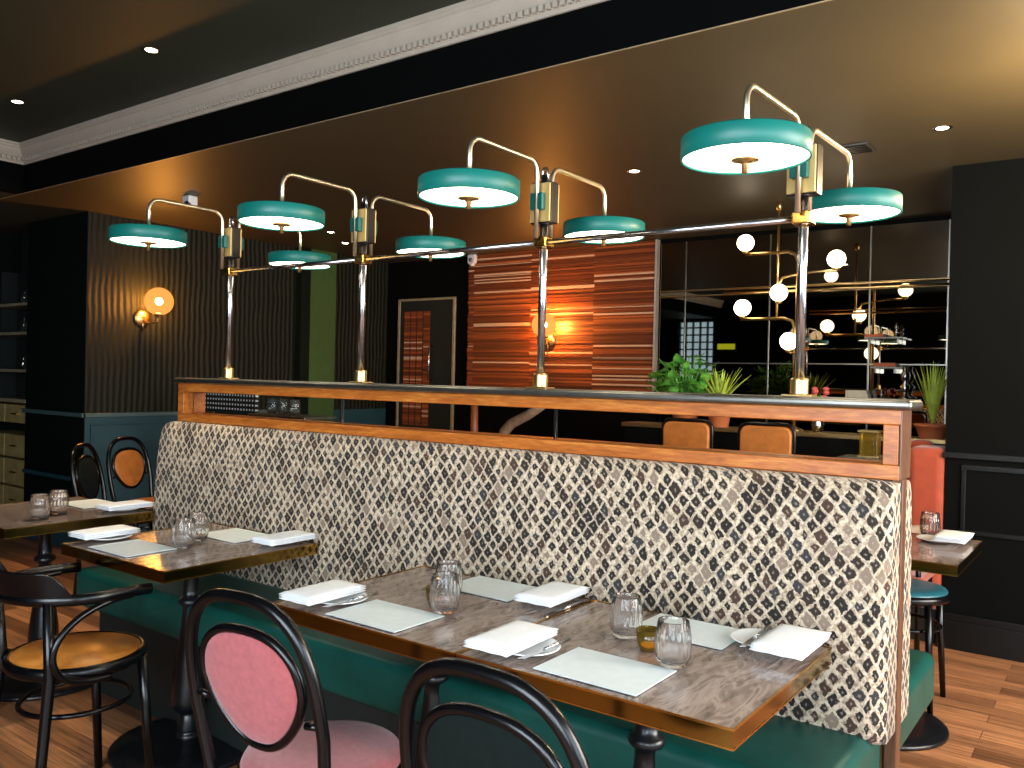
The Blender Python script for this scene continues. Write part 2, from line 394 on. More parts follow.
# cornice with dentils along the bulkhead and its return on the left
def cornice(name,x0,x1,flip=None):
    prof=[(0,0),(-.022,0),(-.022,.018),(-.03,.022),(-.03,.062),(-.05,.07),(-.062,.082),(-.085,.10),(-.105,.125),(-.11,.14),(-.125,.145),(-.125,.165),(-.14,.17),(-.14,.19),(0,.19)]; prof=[(a,b*.763) for a,b in prof]
    mb=MB(); z0=ZM-.145*1.0
    if flip is None:
        mb.prism([(.47+a*.5,z0+b) for a,b in prof],x0,x1,'yz')
        n=int((x1-x0)/.036)
        for k in range(n):
            x=x0+.036*k; mb.box(x,x+.02,.47-.036,.47-.012,z0+.02,z0+.045)
    else:
        mb.prism([(flip-a*.5,z0+b) for a,b in prof],x0,x1,'xz')
        n=int((x1-x0)/.036)
        for k in range(n):
            y=x0+.036*k; mb.box(flip+.012,flip+.036,y,y+.02,z0+.02,z0+.045)
    return struct(mb.build(name,M['cornice']))
XC=-6.30
struct(box_obj('wall_bulkhead_left',M['bulk'],XC-.1,XC,-4.6,.47,ZC,ZM))
struct(box_obj('ceiling',M['ceil2'],-8.6,XC-.1,-4.6,.47,ZC,ZC+.1))
cornice('trim_8',XC,3.1); cornice('trim_9',-4.6,.47,XC)

# door and curtain side at the back left
d=bpy.data.objects.new('door_1',None); COL.objects.link(d); struct(d)
dx0,dx1=-6.36,-5.56
mb=MB().box(dx0-.03,dx0,YB-.03,YB,0,2.32).box(dx1,dx1+.03,YB-.03,YB,0,2.32).box(dx0-.03,dx1+.03,YB-.03,YB,2.32,2.345); mb.build('door_frame',M['shelfwood'],d,.004)
MB().box(dx0,dx1,YB-.015,YB-.002,.02,2.32).build('door_leaf',M['plinth'],d)
MB().box(dx0+.07,dx0+.46,YB-.022,YB-.016,.9,2.2).build('inset_panel',M['rib_a'],d)
m_=MB()
for k in range(1,4): m_.box(dx0+.07+.0975*k-.004,dx0+.07+.0975*k+.004,YB-.026,YB-.022,.9,2.2)
m_.build('inset_bars',M['plinth'],d)
MB().tube([(dx0+.5,YB-.016,1.42),(dx0+.5,YB-.07,1.44),(dx0+.5,YB-.07,1.78),(dx0+.5,YB-.016,1.8)],.012,8).build('door_handle',M['steel'],d)

# timber panel of thin horizontal slats
tp=thing('slatted_wall_panel','wide zebra-wood wall panel of thin horizontal slats, behind the lamp posts','wall panel',(-4.2,YB,1.265))
px0,px1=-5.33,-3.09; mb=MB(); rr=random.Random(3)
def slats(a,b):
    m=MB(); z=1.27
    while z<ZC-.01:
        h=rr.choice([.03,.038,.05,.06]); dd=.012+.018*rr.random()
        m.box(a,b,YB-.02-dd,YB-.02,z,min(ZC-.004,z+h-.006)); z+=h
    return m
mb=slats(px0,-4.36); o=mb.build('slat_panel',M['rib_a'],tp,.002,1); 
mb=slats(-4.355,px1); o2=mb.build('slat_panel',M['rib_a'],tp,.002,1)
MB().box(px0,px1,YB-.02,YB,1.265,ZC-.004).build('backing',M['warmwood'],tp)
MB().box(px1,px1+.02,YB-.06,YB,1.265,ZC-.004).build('edge_strip',M['cornice'],tp)
for o in tp.children: o.location=-Vector(tp.location)

def under(root):
    for o in root.children: o.location=Vector(o.location)-Vector(root.location)

# mirror wall
mw=thing('mirror_wall','smoked mirror wall of large tiles with thin metal joints behind the globe lamps','mirror',(-1.7,YB,0))
mx0,mx1=-3.05,XR
MB().box(mx0,mx1,YB-.012,YB-.002,.3,2.74).build('mirror_glass',M['mirror'],mw)
for z in (1.635,):
    MB().box(mx0,mx1,YB-.018,YB-.012,z-.005,z+.005).build('joint_strip',M['joint'],mw)
MB().box(mx0,mx1,YB-.05,YB-.012,2.235,2.245).box(mx0,mx1,YB-.05,YB-.012,2.285,2.295).build('ledge_rail',M['abrass'],mw)
for x in (-2.80,-2.02,-1.205,-.64):
    MB().box(x-.005,x+.005,YB-.017,YB-.012,.3,2.74).build('joint_strip',M['joint'],mw)
under(mw)

# ------------------------------------------------------------------ banquette
L=3.461
bq=thing('banquette','long double-sided banquette with diamond woven backs, green leather seats and glazed oak screen','banquette',(-L/2,.065,0))
zt,zb=1.395,1.2
def part(mb,name,m,root,**k): return mb.build(name,m,root,**k)
part(MB().box(-L,0,0,.13,zt-.042,zt),'top_rail',M['frame'],bq,bevel=.004)
part(MB().box(-L,0,0,.13,zb,zb+.042),'bottom_rail',M['frame'],bq,bevel=.004)
part(MB().box(-L,-L+.05,.0005,.1295,zb+.042,zt-.042),'stile',M['frame'],bq,bevel=.003)
part(MB().box(-.045,-.004,.0005,.1295,zb+.042,zt-.042),'stile',M['frame'],bq,bevel=.003)
part(MB().box(-.03,.003,.034,.086,0,1.2).box(-.0035,.003,.002,.128,1.2,zt),'end_post',M['post'],bq,bevel=.004)
part(MB().box(-L-.025,.03,-.018,.148,zt,zt+.028),'cap',M['cap'],bq,bevel=.012,seg=3)
gx=[-L+.05,-L+.05+1.122,-L+.05+2.244,-.045]
for k in range(3):
    part(MB().box(gx[k]+.002,gx[k+1]-.002,.055,.061,zb+.042,zt-.042),'glass_pane',M['panel_glass'],bq)
for k in (1,2):
    part(MB().box(gx[k]-.003,gx[k]+.003,.05,.066,zb+.042,zt-.042),'glazing_bar',M['steel'],bq)
def cushion_back(sgn,y0,name,xl,xr):
    # upholstered back: profile (y,z) swept along X with rounded ends
    prof=[(.0319,.50),(-.10,.50),(-.115,.52),(-.118,.6),(-.112,.8),(-.098,1.0),(-.082,1.12),(-.068,1.165),(-.045,1.19),(-.02,1.199),(.0319,1.199)]
    mb=MB(); xs=[xl,xl+.006,xl+.02,xl+.05]+[xl+.05+(xr-xl-.1)*i/24 for i in range(1,24)]+[xr-.05,xr-.02,xr-.006,xr]
    vs=[];n=len(prof)
    for i,x in enumerate(xs):
        e=min(x-xl,xr-x); k=1-.30*(1-min(1,e/.04))**2
        for (y,z) in prof: vs.append((x,y0+sgn*(y*k if y<0 else y),z-(0.008*(1-min(1,e/.04)) if z>1.1 else 0)))
    fs=[(i*n+j,i*n+(j+1)%n,(i+1)*n+(j+1)%n,(i+1)*n+j) for i in range(len(xs)-1) for j in range(n)]
    fs+=[tuple(range(n)),tuple((len(xs)-1)*n+j for j in reversed(range(n)))]
    mb.add(vs,fs,True); return mb
part(cushion_back(1,0,'b',-L-.05,-.001),'backrest',M['fabric'],bq)
part(cushion_back(-1,.12,'b',-L-.05,-.001),'backrest',M['fabric'],bq)
def seat(y0,y1):
    return MB().box(-L-.03,-.032,y0,y1,.34,.52)
part(seat(-.50,.032),'seat_cushion',M['green'],bq,bevel=.035,seg=4)
part(seat(.088,.83),'seat_cushion',M['green'],bq,bevel=.035,seg=4)
part(MB().box(-L+.02,-.12,-.40,.03,0,.34),'plinth',M['plinth'],bq)
part(MB().box(-L+.02,-.12,.09,.70,0,.34),'plinth',M['plinth'],bq)
part(MB().box(-L+.0,-.035,.034,.086,.34,1.199),'back_board',M['post'],bq)
under(bq)

# ------------------------------------------------------------------ lamp posts
PX=[-3.115+.9398*k for k in range(4)]; PY=.055; ZCAP=zt+.028; ZR=1.956
def arm_path(sg):
    y0=-.05 if sg<0 else .045
    ye=-.435 if sg<0 else .432
    p=[(0,y0,1.965),(0,y0,2.19)]
    n=6; r=.05
    for i in range(1,n+1):
        a=PI/2*i/n; p.append((0,y0+sg*r*(1-math.cos(a)),2.19+r*math.sin(a)))
    for i in range(0,n+1):
        a=PI/2*i/n; p.append((0,ye-sg*r+sg*r*math.sin(a),2.24-r*(1-math.cos(a))))
    p.append((0,ye,2.094)); return p
def lamp_post():
    t=thing('lamp_post','','lamp',(PX[0],PY,ZCAP),0,'lamp posts along the banquette cap')
    z=lambda a:a-ZCAP
    MB().tube([(0,0,z(1.425)),(0,0,z(2.20))],.0145,14).build('pole',M['steel'],t)
    MB().box(-.045,.045,-.03,.03,0,.006).lathe([(.027,.006),(.027,.05),(.022,.056)],n=20).build('base_collar',M['abrass'],t,.002)
    MB().box(-.028,.028,-.028,.028,z(ZR)-.02,z(ZR)+.02).build('rail_clamp',M['brass'],t,.006)
    b=MB().box(-.046,.046,-.024,.024,z(2.022),z(2.172)).build('bracket',M['blackbox'],t,.004)
    for sg,y in ((-1,-.032),(1,.032)):
        MB().box(-.043,.043,min(y,y-sg*.008),max(y,y-sg*.008),z(2.027),z(2.167)).build('brass_plate',M['goldplate'],b,.002)
        MB().box(-.026,.026,min(y,y+sg*.024),max(y,y+sg*.024),z(2.068),z(2.128)).build('badge',M['tealbadge'],b,.003)
    MB().tube([(-.012,0,z(2.172)),(-.012,0,z(2.215)),(-.006,0,z(2.228)),(.006,0,z(2.228)),(.012,0,z(2.215)),(.012,0,z(2.172))],.005,8).build('top_loop',M['steel'],t)
    for sg in (-1,1):
        MB().tube([(p[0],p[1],z(p[2])) for p in arm_path(sg)],.0085,12).build('arm',M['arm'],t)
    for sg in (-1,1):
        ye=-.435 if sg<0 else .432
        R=.165
        sh=MB().lathe([(.02,.06),(.12,.06),(.161,.059),(R,.055),(R,.002),(R-.004,0),(R-.006,.004),(R-.006,.047),(.02,.05)],0,ye,z(2.037),48,caps=False).build('lamp_shade',M['teal'],t)
        MB().lathe([(.0,.014),(R-.008,.014),(R-.008,.006),(.0,.002)],0,ye,z(2.037),48,caps=False).build('diffuser',M['diff'],sh)
        MB().lathe([(.0,.006),(.034,.004),(.036,-.002),(.014,-.006),(.009,-.012),(.008,-.034),(.0,-.036)],0,ye,z(2.037),20,caps=False).build('finial',M['abrass'],sh)
        MB().lathe([(.0,.012),(.022,.012),(.022,.002),(.0,.0)],0,ye,z(2.037)+.058,20,caps=False).build('stem_cup',M['abrass'],sh)
    return t
lp=lamp_post()
LLAB=['brass lamp post with two teal disc shades, leftmost of four, nearest the ribbed green wall',
 'brass lamp post with two teal disc shades, second from left of four',
 'brass lamp post with two teal disc shades, third from left of four',
 'brass lamp post with two teal disc shades, rightmost of four, nearest the camera']
lp['label']=LLAB[0]
for k in range(1,4): dup(lp,(PX[k],PY,ZCAP),(0,0,0,math.radians(-2.2))[k],LLAB[k])
rail=MB()
for k in range(3): rail.tube([(PX[k]+.026,PY,ZR),(PX[k+1]-.026,PY,ZR)],.0105,12)
r=rail.build('rail',M['steel']); tag(r,'slim dark metal rail joining the four lamp posts above the banquette','rail')

# ------------------------------------------------------------------ tables
def make_table(w,d):
    t=thing('dining_table','','table',(0,0,0),0,'brass-edged dining tables')
    MB().box(-w/2+.004,w/2-.004,-d/2+.004,d/2-.004,.716,.75).build('tabletop',M['table'],t)
    m=MB().box(-w/2,w/2,-d/2,-d/2+.004,.709,.7515).box(-w/2,w/2,d/2-.004,d/2,.709,.7515).box(-w/2,-w/2+.004,-d/2+.004,d/2-.004,.709,.7515).box(w/2-.004,w/2,-d/2+.004,d/2-.004,.709,.7515)
    m.build('edge_band',M['edge'],t)
    for z0,z1 in ((.7475,.7525),(.7075,.7115)):
        e=.0012; rm=MB().box(-w/2-e,w/2+e,-d/2-e,-d/2+.003,z0,z1).box(-w/2-e,w/2+e,d/2-.003,d/2+e,z0,z1).box(-w/2-e,-w/2+.003,-d/2+.003,d/2-.003,z0,z1).box(w/2-.003,w/2+e,-d/2+.003,d/2-.003,z0,z1)
        rm.build('rim',M['brass'],t)
    prof=[(.044,-.046),(.05,-.034),(.046,-.022),(.03,-.014),(.046,-.008),(.048,-.004),(.034,.052),(.03,.06),(.05,.07),(.064,.09),(.07,.12),(.065,.19),(.052,.28),(.04,.38),(.032,.46),(.03,.50),(.044,.505),(.05,.515),(.044,.53),(.032,.535),(.03,.56),(.03,.69),(.05,.705)]
    MB().lathe(prof,n=28).build('pedestal',M['iron'],t)
    MB().box(-.2,.2,-.03,.03,.70,.716).box(-.03,.03,-.2,.2,.70,.715).build('mounting_plate',M['iron'],t)
    MB().lathe([(.298,0),(.30,.012),(.293,.02),(.22,.026),(.09,.034),(.045,.045)],n=44).build('base',M['iron'],t)
    return t
TW,TD=.737,.692
tb=make_table(TW,TD)
TABS=[((-.498,-.4905,0),'brass-edged table nearest the camera, laid with two place cards and the greenish votive'),
 ((-1.2405,-.4905,0),'brass-edged table touching the near one on its left, with the golden votive'),
 ((-2.587,-.4745,0),'brass-edged table standing alone between the orange-seated armchair and the banquette'),
 ((-3.80,-.49,0),'brass-edged table farthest left, cut by the photo edge'),
 ((-.405,1.62,0),'brass-edged table behind the banquette, in front of the dark panelled wall')]
for i,(loc,lab) in enumerate(TABS):
    if i==0: tb.location=loc; tb['label']=lab
    else: dup(tb,loc,0,lab)

# tableware
def napkin(name='napkin'):
    mb=MB(); w,d=.135,.235
    ns=7
    for lay in range(3):
        vs=[];z0=.001+.0085*lay; sh=.004*lay
        nx,ny=8,10
        for side in (0,1):
            for j in range(ny+1):
                for i in range(nx+1):
                    x=-w/2+w*i/nx+sh; y=-d/2+d*j/ny-sh
                    puff=.0025*math.sin(PI*i/nx)*math.sin(PI*j/ny)+.0012*math.sin(9*x*30+lay)*math.sin(7*y*20)
                    ed=1 if (0<i<nx and 0<j<ny) else .45
                    vs.append((x,y,z0+(.0075*ed if side else .0015*(1-ed))+puff))
        m=(nx+1)*(ny+1); fs=[]
        for j in range(ny):
            for i in range(nx):
                a=j*(nx+1)+i; fs.append((a,a+nx+1,a+nx+2,a+1)); b=m+a; fs.append((b,b+1,b+nx+2,b+nx+1))
        ring=[i for i in range(nx+1)]+[(j*(nx+1)+nx) for j in range(1,ny+1)]+[ny*(nx+1)+i for i in range(nx-1,-1,-1)]+[j*(nx+1) for j in range(ny-1,0,-1)]
        for k in range(len(ring)):
            a,b=ring[k],ring[(k+1)%len(ring)]; fs.append((a,b,m+b,m+a))
        mb.add(vs,fs,True)
    return mb.build(name,M['white'])
def plate(): 
    return MB().lathe([(.0,.004),(.045,.004),(.05,.001),(.055,.002),(.085,.012),(.088,.014),(.087,.016),(.082,.015),(.056,.008),(.0,.008)],n=40,caps=False).build('plate',M['plate'])
def place_card(): return MB().box(-.14,.14,-.105,.105,0,.0025).build('place_mat',M['mat'])
def knife():
    mb=MB(); mb.prism([(-.008,-.115),(.006,-.105),(.007,-.01),(-.008,-.01)],.0,.002,'xy'); mb.tube([(0,-.012,.003),(0,.05,.004),(0,.1,.004)],[.004,.005,.006],8); return mb.build('knife',M['knife'])
def tumbler():
    mb=MB(); n=90; pr=[(.0,.003),(.026,.002),(.030,.005),(.036,.02),(.0385,.045),(.037,.07),(.0335,.098),(.0325,.1),(.031,.098),(.0345,.07),(.036,.045),(.0335,.022),(.027,.012),(.0,.01)]
    vs=[]
    for idx,(r,z) in enumerate(pr):
        for k in range(n):
            a=2*PI*k/n; q=1.16*r*(1+(.028*math.cos(18*a) if .012<z<.09 and idx<7 else 0)); vs.append((q*math.cos(a),q*math.sin(a),z*1.15))
    fs=[(i*n+k,i*n+(k+1)%n,(i+1)*n+(k+1)%n,(i+1)*n+k) for i in range(len(pr)-1) for k in range(n)]
    return mb.add(vs,fs,True).build('water_tumbler',M['glass'])
def votive():
    t=thing('votive_candle','','candle',(0,0,0),0,'votive candles on the tables')
    MB().lathe([(.0,0),(.022,0),(.03,.02),(.034,.055),(.032,.055),(.027,.02),(.018,.006),(.0,.006)],n=28,caps=False).build('votive_glass',M['amberglass'],t)
    MB().lathe([(.0,.0065),(.019,.0075),(.026,.03),(.0,.03)],n=24,caps=False).build('wax',M['wax'],t)
    return t
ZT=.7527
nap0=napkin(); pl0=plate(); pm0=place_card(); kn0=knife(); tu0=tumbler()
used=set()
def put(proto,loc,rz,label,cat,group):
    if proto.name in used:
        o=proto.copy(); COL.objects.link(o)
    else: o=proto; used.add(proto.name)
    o.location=loc; o.rotation_euler=(0,0,rz); tag(o,label,cat,group); return o
# (napkin xy, rot, plate xy, where)
SETS=[(-1.505,-.72,.02,-1.462,-.69,'at the left front corner, near the pink chair'),
 (-.785,-.71,.02,-.742,-.70,'left of the card nearest the green-backed chair'),
 (-.955,-.262,.03,-.985,-.25,'between the two rear card mats of the near tables'),
 (-.205,-.255,.0,-.285,-.235,'at the right end of the nearest table'),
 (-2.92,-.66,.02,-2.905,-.65,'at the left front corner of the lone middle table'),
 (-2.29,-.24,.0,-2.33,-.24,'at the right rear corner of the lone middle table'),
 (-3.53,-.23,.0,-3.56,-.23,'on the farthest left table, at its right rear corner'),
 (-.14,1.81,.0,-.2,1.80,'on the table behind the banquette')]
for (nx,ny,rz,px_,py_,w) in SETS:
    put(pl0,(px_,py_,ZT),0,'white side plate '+w,'plate','side plates')
    put(nap0,(nx,ny,ZT+.0175),rz,'folded white napkin '+w,'napkin','folded napkins')
KN=[(-1.395,-.70,-.04,SETS[0][5]),(-.68,-.70,-.04,SETS[1][5]),(-.88,-.30,0.0,SETS[2][5]),(-.30,-.24,.03,SETS[3][5])]
for i,(x,y,rz,w) in enumerate(KN):
    z=ZT+.016 if i in (0,1,3) else ZT
    put(kn0,(x,y,z),rz,('steel knife on the tabletop ' if i==2 else 'steel knife on the side plate ')+w,'knife','table knives')
CARDS=[(-1.247,-.71,0,'blank pale card mat at the front of the left near table, right of the napkin'),
 (-.51,-.70,0,'blank pale card mat at the front of the nearest table, beside the green-backed chair'),
 (-1.205,-.245,0,'blank pale card mat at the rear of the left near table, behind the golden votive'),
 (-.49,-.26,0,'blank pale card mat at the rear of the nearest table, behind the tumblers'),
 (-2.665,-.685,0,'blank pale card mat at the front of the lone middle table'),
 (-2.60,-.255,0,'blank pale card mat at the rear of the lone middle table'),
 (-3.87,-.235,0,'blank pale card mat on the farthest left table')]
for x,y,rz,l in CARDS: put(pm0,(x,y,ZT),rz,l,'place mat','card place mats')
TUM=[(-1.134,-.575,'clear ribbed tumbler in front of the golden votive'),(-1.235,-.44,'clear ribbed tumbler behind the golden votive'),
 (-.395,-.565,'clear ribbed tumbler in front of the greenish votive, nearest the camera'),(-.60,-.43,'clear ribbed tumbler behind the greenish votive'),
 (-2.525,-.55,'clear ribbed tumbler on the lone middle table, the nearer of two'),(-2.615,-.43,'clear ribbed tumbler on the lone middle table, the farther of two'),
 (-3.58,-.62,'clear ribbed tumbler on the farthest left table, the nearer of two'),(-3.655,-.50,'clear ribbed tumbler on the farthest left table, the farther of two'),
 (-.25,1.91,'small clear tumbler on the table behind the banquette')]
for x,y,l in TUM: put(tu0,(x,y,ZT),0,l,'glass','water tumblers')
v=votive(); v.location=(-1.215,-.52,ZT); v['label']='golden votive candle glass between two tumblers on the left near table'
dup(v,(-.50,-.49,ZT),0,'greenish gold votive candle glass between two tumblers on the nearest table')

# ------------------------------------------------------------------ chairs
def superarc(hw,zb_,zt_,ex,n=28):
    pts=[]
    for i in range(n+1):
        a=PI*i/n; c,s_=math.cos(a),math.sin(a)
        x=-hw*math.copysign(abs(c)**ex,c); z=zb_+(zt_-zb_)*abs(s_)**ex
        pts.append((x,z))
    return pts
def bentwood(label,seatm,backm,loc,rz,group=None):
    t=thing('bentwood_chair',label,'chair',loc,rz,group)
    # seat
    MB().lathe([(.0,.445),(.2,.445),(.208,.46),(.201,.475),(.165,.483),(.08,.487),(.0,.488)],n=40,caps=False).build('seat',seatm,t)
    MB().tube([(.203*math.cos(a),.203*math.sin(a),.436) for a in [2*PI*i/40 for i in range(40)]],.02,10,closed=True,flat=(1,.7)).build('seat_frame',M['black'],t)
    yb=lambda z:-.185-.10*max(0,(z-.42))/.5
    # outer hoop + rear legs: one bent piece
    arc=superarc(.215,.63,.935,.70)
    left=[(-.185,-.235,0.0),(-.188,-.21,.2),(-.192,-.19,.42)]
    P=[(x,y,z) for x,y,z in left]+[(x,yb(z),z) for x,z in arc]+[(-x,y,z) for x,y,z in reversed(left)]
    MB().tube(P,.0155,12).build('back_hoop',M['black'],t)
    # inner upholstered loop
    n=44; lp_=[]
    for i in range(n):
        a=2*PI*i/n; c,s_=math.cos(a),math.sin(a)
        x=.165*math.copysign(abs(c)**.8,c); z=.72+(.135 if s_>0 else .155)*math.copysign(abs(s_)**.85,s_)
        if s_<0: x*=1-.34*(-s_)
        lp_.append((x,z))
    bl=MB().tube([(x,yb(z),z) for x,z in lp_],.012,10,closed=True); bl.build('inner_loop',M['black'],t)
    mb=MB(); vs=[(0,yb(.72)-.02,.72)]; fs=[]
    K=[(.35,-.02),(.7,-.017),(.9,-.011),(.97,-.003)]
    for (k,dy) in K:
        for x,z in lp_:
            zz=.72+(z-.72)*k; vs.append((x*k,yb(zz)+dy,zz))
    for i in range(n): fs.append((0,1+i,1+(i+1)%n))
    for q in range(len(K)-1):
        for i in range(n): fs.append((1+q*n+i,1+(q+1)*n+i,1+(q+1)*n+(i+1)%n,1+q*n+(i+1)%n))
    b=len(vs); vs.append((0,yb(.72)+.02,.72))
    for (k,dy) in K:
        for x,z in lp_:
            zz=.72+(z-.72)*k; vs.append((x*k,yb(zz)-dy,zz))
    for i in range(n): fs.append((b,b+1+(i+1)%n,b+1+i))
    for q in range(len(K)-1):
        for i in range(n): fs.append((b+1+q*n+i,b+1+q*n+(i+1)%n,b+1+(q+1)*n+(i+1)%n,b+1+(q+1)*n+i))
    e1=1+(len(K)-1)*n; e2=b+1+(len(K)-1)*n
    for i in range(n): fs.append((e1+i,e2+i,e2+(i+1)%n,e1+(i+1)%n))
    mb.add(vs,fs,True).build('back_pad',backm,t)
    for s_ in (-1,1):
        MB().tube([(s_*.203,yb(.66),.66),(s_*.166,yb(.66),.655)],.009,8).build('spacer',M['black'],t)
        MB().tube([(s_*.145,.135,.43),(s_*.155,.155,.22),(s_*.168,.18,0)],[.018,.016,.013],12).build('leg',M['black'],t)
    MB().tube([(.155*math.cos(a),-.01+.165*math.sin(a),.25) for a in [2*PI*i/36 for i in range(36)]],.0095,8,closed=True).build('stretcher_ring',M['black'],t)
    return t
bentwood('black bentwood chair with pink padded back and pink round seat, at the left near table',M['pink'],M['pink'],(-1.175,-1.0,0),math.radians(5),'bentwood chairs')
bentwood('black bentwood chair with dark green padded back, in the foreground at the nearest table',M['dgreen'],M['dgreen'],(-.41,-1.03,0),0,'bentwood chairs')
bentwood('black bentwood chair with oval tan back by the blue-green wainscot, right one of two',M['brownleather'],M['brownleather'],(-5.41,1.06,0),math.radians(-70),'bentwood chairs')
bentwood('black bentwood chair with dark back by the blue-green wainscot, left one of two',M['dgreen'],M['dgreen'],(-5.07,.62,0),math.radians(-50),'bentwood chairs')
tsl=thing('bentwood_stool','black bentwood stool with teal leather seat, behind the banquette at the right','stool',(-.385,2.02,0))
MB().lathe([(.0,.45),(.195,.45),(.203,.465),(.196,.48),(.16,.488),(.0,.492)],n=40,caps=False).build('seat',M['tealseat'],tsl)
MB().tube([(.203*math.cos(a),.203*math.sin(a),.45) for a in [2*PI*i/40 for i in range(40)]],.02,10,closed=True,flat=(1,.7)).build('seat_frame',M['black'],tsl)
for sx in (-1,1):
    for sy in (-1,1): MB().tube([(sx*.14,sy*.14,.45),(sx*.15,sy*.15,.22),(sx*.165,sy*.165,0)],[.018,.016,.013],12).build('leg',M['black'],tsl)
MB().tube([(.17*math.cos(a),.17*math.sin(a),.3) for a in [2*PI*i/36 for i in range(36)]],.0095,8,closed=True).build('stretcher_ring',M['black'],tsl)

def smooth(P,n=6):
    P=[Vector(p) for p in P]; out=[]
    for i in range(len(P)-1):
        a=P[max(0,i-1)];b=P[i];c=P[i+1];d=P[min(len(P)-1,i+2)]
        for k in range(n):
            t=k/n; out.append(.5*((2*b)+(c-a)*t+(2*a-5*b+4*c-d)*t*t+(3*b-a-3*c+d)*t**3))
    out.append(P[-1]); return out
def armchair(label,loc,rz):
    t=thing('bentwood_armchair',label,'chair',loc,rz,'bentwood armchairs')
    MB().lathe([(.0,.44),(.205,.44),(.214,.45),(.207,.461),(.0,.464)],n=44,caps=False).build('seat',M['orange'],t)
    MB().tube([(.215*math.cos(a),.215*math.sin(a),.442) for a in [2*PI*i/44 for i in range(44)]],.022,12,closed=True,flat=(1,.7)).build('seat_frame',M['black'],t)
    band=[]
    for i in range(31):
        a=PI*i/30
        band.append((-.255*math.cos(a)*(1 if i not in (0,30) else 1),-.02-.235*math.sin(a),.70))
    band=[(-.245,.13,.695),(-.252,.06,.70)]+band+[(.252,.06,.70),(.245,.13,.695)]
    MB().tube(band,.017,12,flat=(1.15,.8)).build('arm_band',M['black'],t)
    cr=[]; 
    mb=MB(); vs=[];n=20
    for i in range(n+1):
        a=math.radians(-62+124*i/n); x,y=.255*math.sin(a),-.02-.235*math.cos(a)
        e=min(1,min(i,n-i)/3.0); h=.085*math.sin(e*PI/2)
        nx_,ny_=math.sin(a),-math.cos(a)
        for (o,zz) in ((-.008,.705),(.008,.705),(.008,.71+h),(-.008,.71+h)): vs.append((x+nx_*(o+.02*(zz-.705)/.08),y+ny_*(o+.02*(zz-.705)/.08),zz))
    fs=[(i*4+j,i*4+(j+1)%4,(i+1)*4+(j+1)%4,(i+1)*4+j) for i in range(n) for j in range(4)]+[(0,1,2,3),(n*4+3,n*4+2,n*4+1,n*4)]
    mb.add(vs,fs).build('crest_panel',M['black'],t,.004)
    for s_ in (-1,1):
        MB().tube(smooth([(s_*.25,.06,.688),(s_*.25,-.02,.68),(s_*.25,-.12,.645),(s_*.248,-.185,.585),(s_*.245,-.20,.52),(s_*.24,-.165,.455),(s_*.235,-.09,.425),(s_*.23,.0,.418)]),.0115,10).build('arm_loop',M['black'],t)
        MB().tube([(s_*.165,.15,.44),(s_*.175,.165,.22),(s_*.185,.185,0)],[.019,.017,.014],12).build('leg',M['black'],t)
        MB().tube([(s_*.185,-.19,.70),(s_*.175,-.175,.45),(s_*.185,-.20,.2),(s_*.195,-.225,0)],[.016,.019,.017,.014],12).build('leg',M['black'],t)
    MB().tube([(.175*math.cos(a),.18*math.sin(a),.29) for a in [2*PI*i/36 for i in range(36)]],.0095,8,closed=True).build('stretcher_ring',M['black'],t)
    return t
a0=armchair('black bentwood armchair with honey veneer seat, in the left foreground at the lone middle table',(-2.49,-.985,0),math.radians(0))
dup(a0,(-3.72,-1.02,0),math.radians(5),'black bentwood armchair at the farthest left table, mostly cut off by the photo edge')

# chairs and sofa beyond the banquette
def tan_chair(x,y,lab):
    t=thing('tan_dining_chair',lab,'chair',(x,y,0),0,'tan leather chairs beyond the screen')
    mb=MB(); w,z0,z1=.16,.86,1.20
    poly=[(-w,z0),(w,z0)]+[(w-.05+.05*math.cos(a),z1-.05+.05*math.sin(a)) for a in [PI/2*i/6 for i in range(7)]]+[(-w+.05-.05*math.sin(a),z1-.05+.05*math.cos(a)) for a in [PI/2*i/6 for i in range(7)]]
    mb.prism(poly,-.03,.02,'xz'); mb.build('backrest',M['brownleather'],t,.012,3)
    MB().tube([(-w-.012,0,.45),(-w-.012,0,z1-.05)]+[(-w+.04-.052*math.cos(a),0,z1-.04+.052*math.sin(a)) for a in [PI/2*i/5 for i in range(6)]]+[(w-.04+.052*math.sin(a),0,z1-.04+.052*math.cos(a)) for a in [PI/2*i/5 for i in range(6)]]+[(w+.012,0,z1-.05),(w+.012,0,.45)],.012,8).build('back_frame',M['black'],t)
    MB().box(-.19,.19,-.40,.02,.46,.54).build('seat',M['brownleather'],t,.025,3)
    for sx in (-.17,.17):
        for sy in (-.37,0): MB().tube([(sx,sy,.46),(sx*1.05,sy*1.03,0)],.015,8).build('leg',M['black'],t)
    return t
tan_chair(-1.825,2.62,'tan leather dining chair seen through the screen glass, left one of two')
tan_chair(-1.30,2.62,'tan leather dining chair seen through the screen glass, right one of two')
lc=thing('lounge_armchair','dark armchair with red-brown post and pale curved arm, seen through the middle glass pane','chair',(-3.3,2.6,0))
MB().box(-.62+.3,.3,.0,.45,.42,.52).box(-.32,.3,.38,.46,.52,1.0).build('seat',M['plinth'],lc,.02)
MB().tube([(-.29,0,0),(-.29,0,.9),(-.285,0,1.06),(-.29,0,1.30)],[.025,.03,.03,.026],10).build('post',M['warmwood'],lc)
MB().tube([(.40,0,1.30),(.22,0,1.19),(.07,0,1.12),(.01,0,1.06),(-.01,0,1.0),(-.01,0,.5),(-.01,0,0)],[.035,.036,.038,.04,.036,.03,.025],10).build('curved_arm',M['palewood'],lc)
sf=thing('booth_sofa','terracotta velvet booth seat with rolled corner, beside the dark panelled wall','sofa',(-1.3,3.28,0))
MB().box(.66,.9,-.16,.12,.12,.46).build('seat',M['terra'],sf,.05,3)
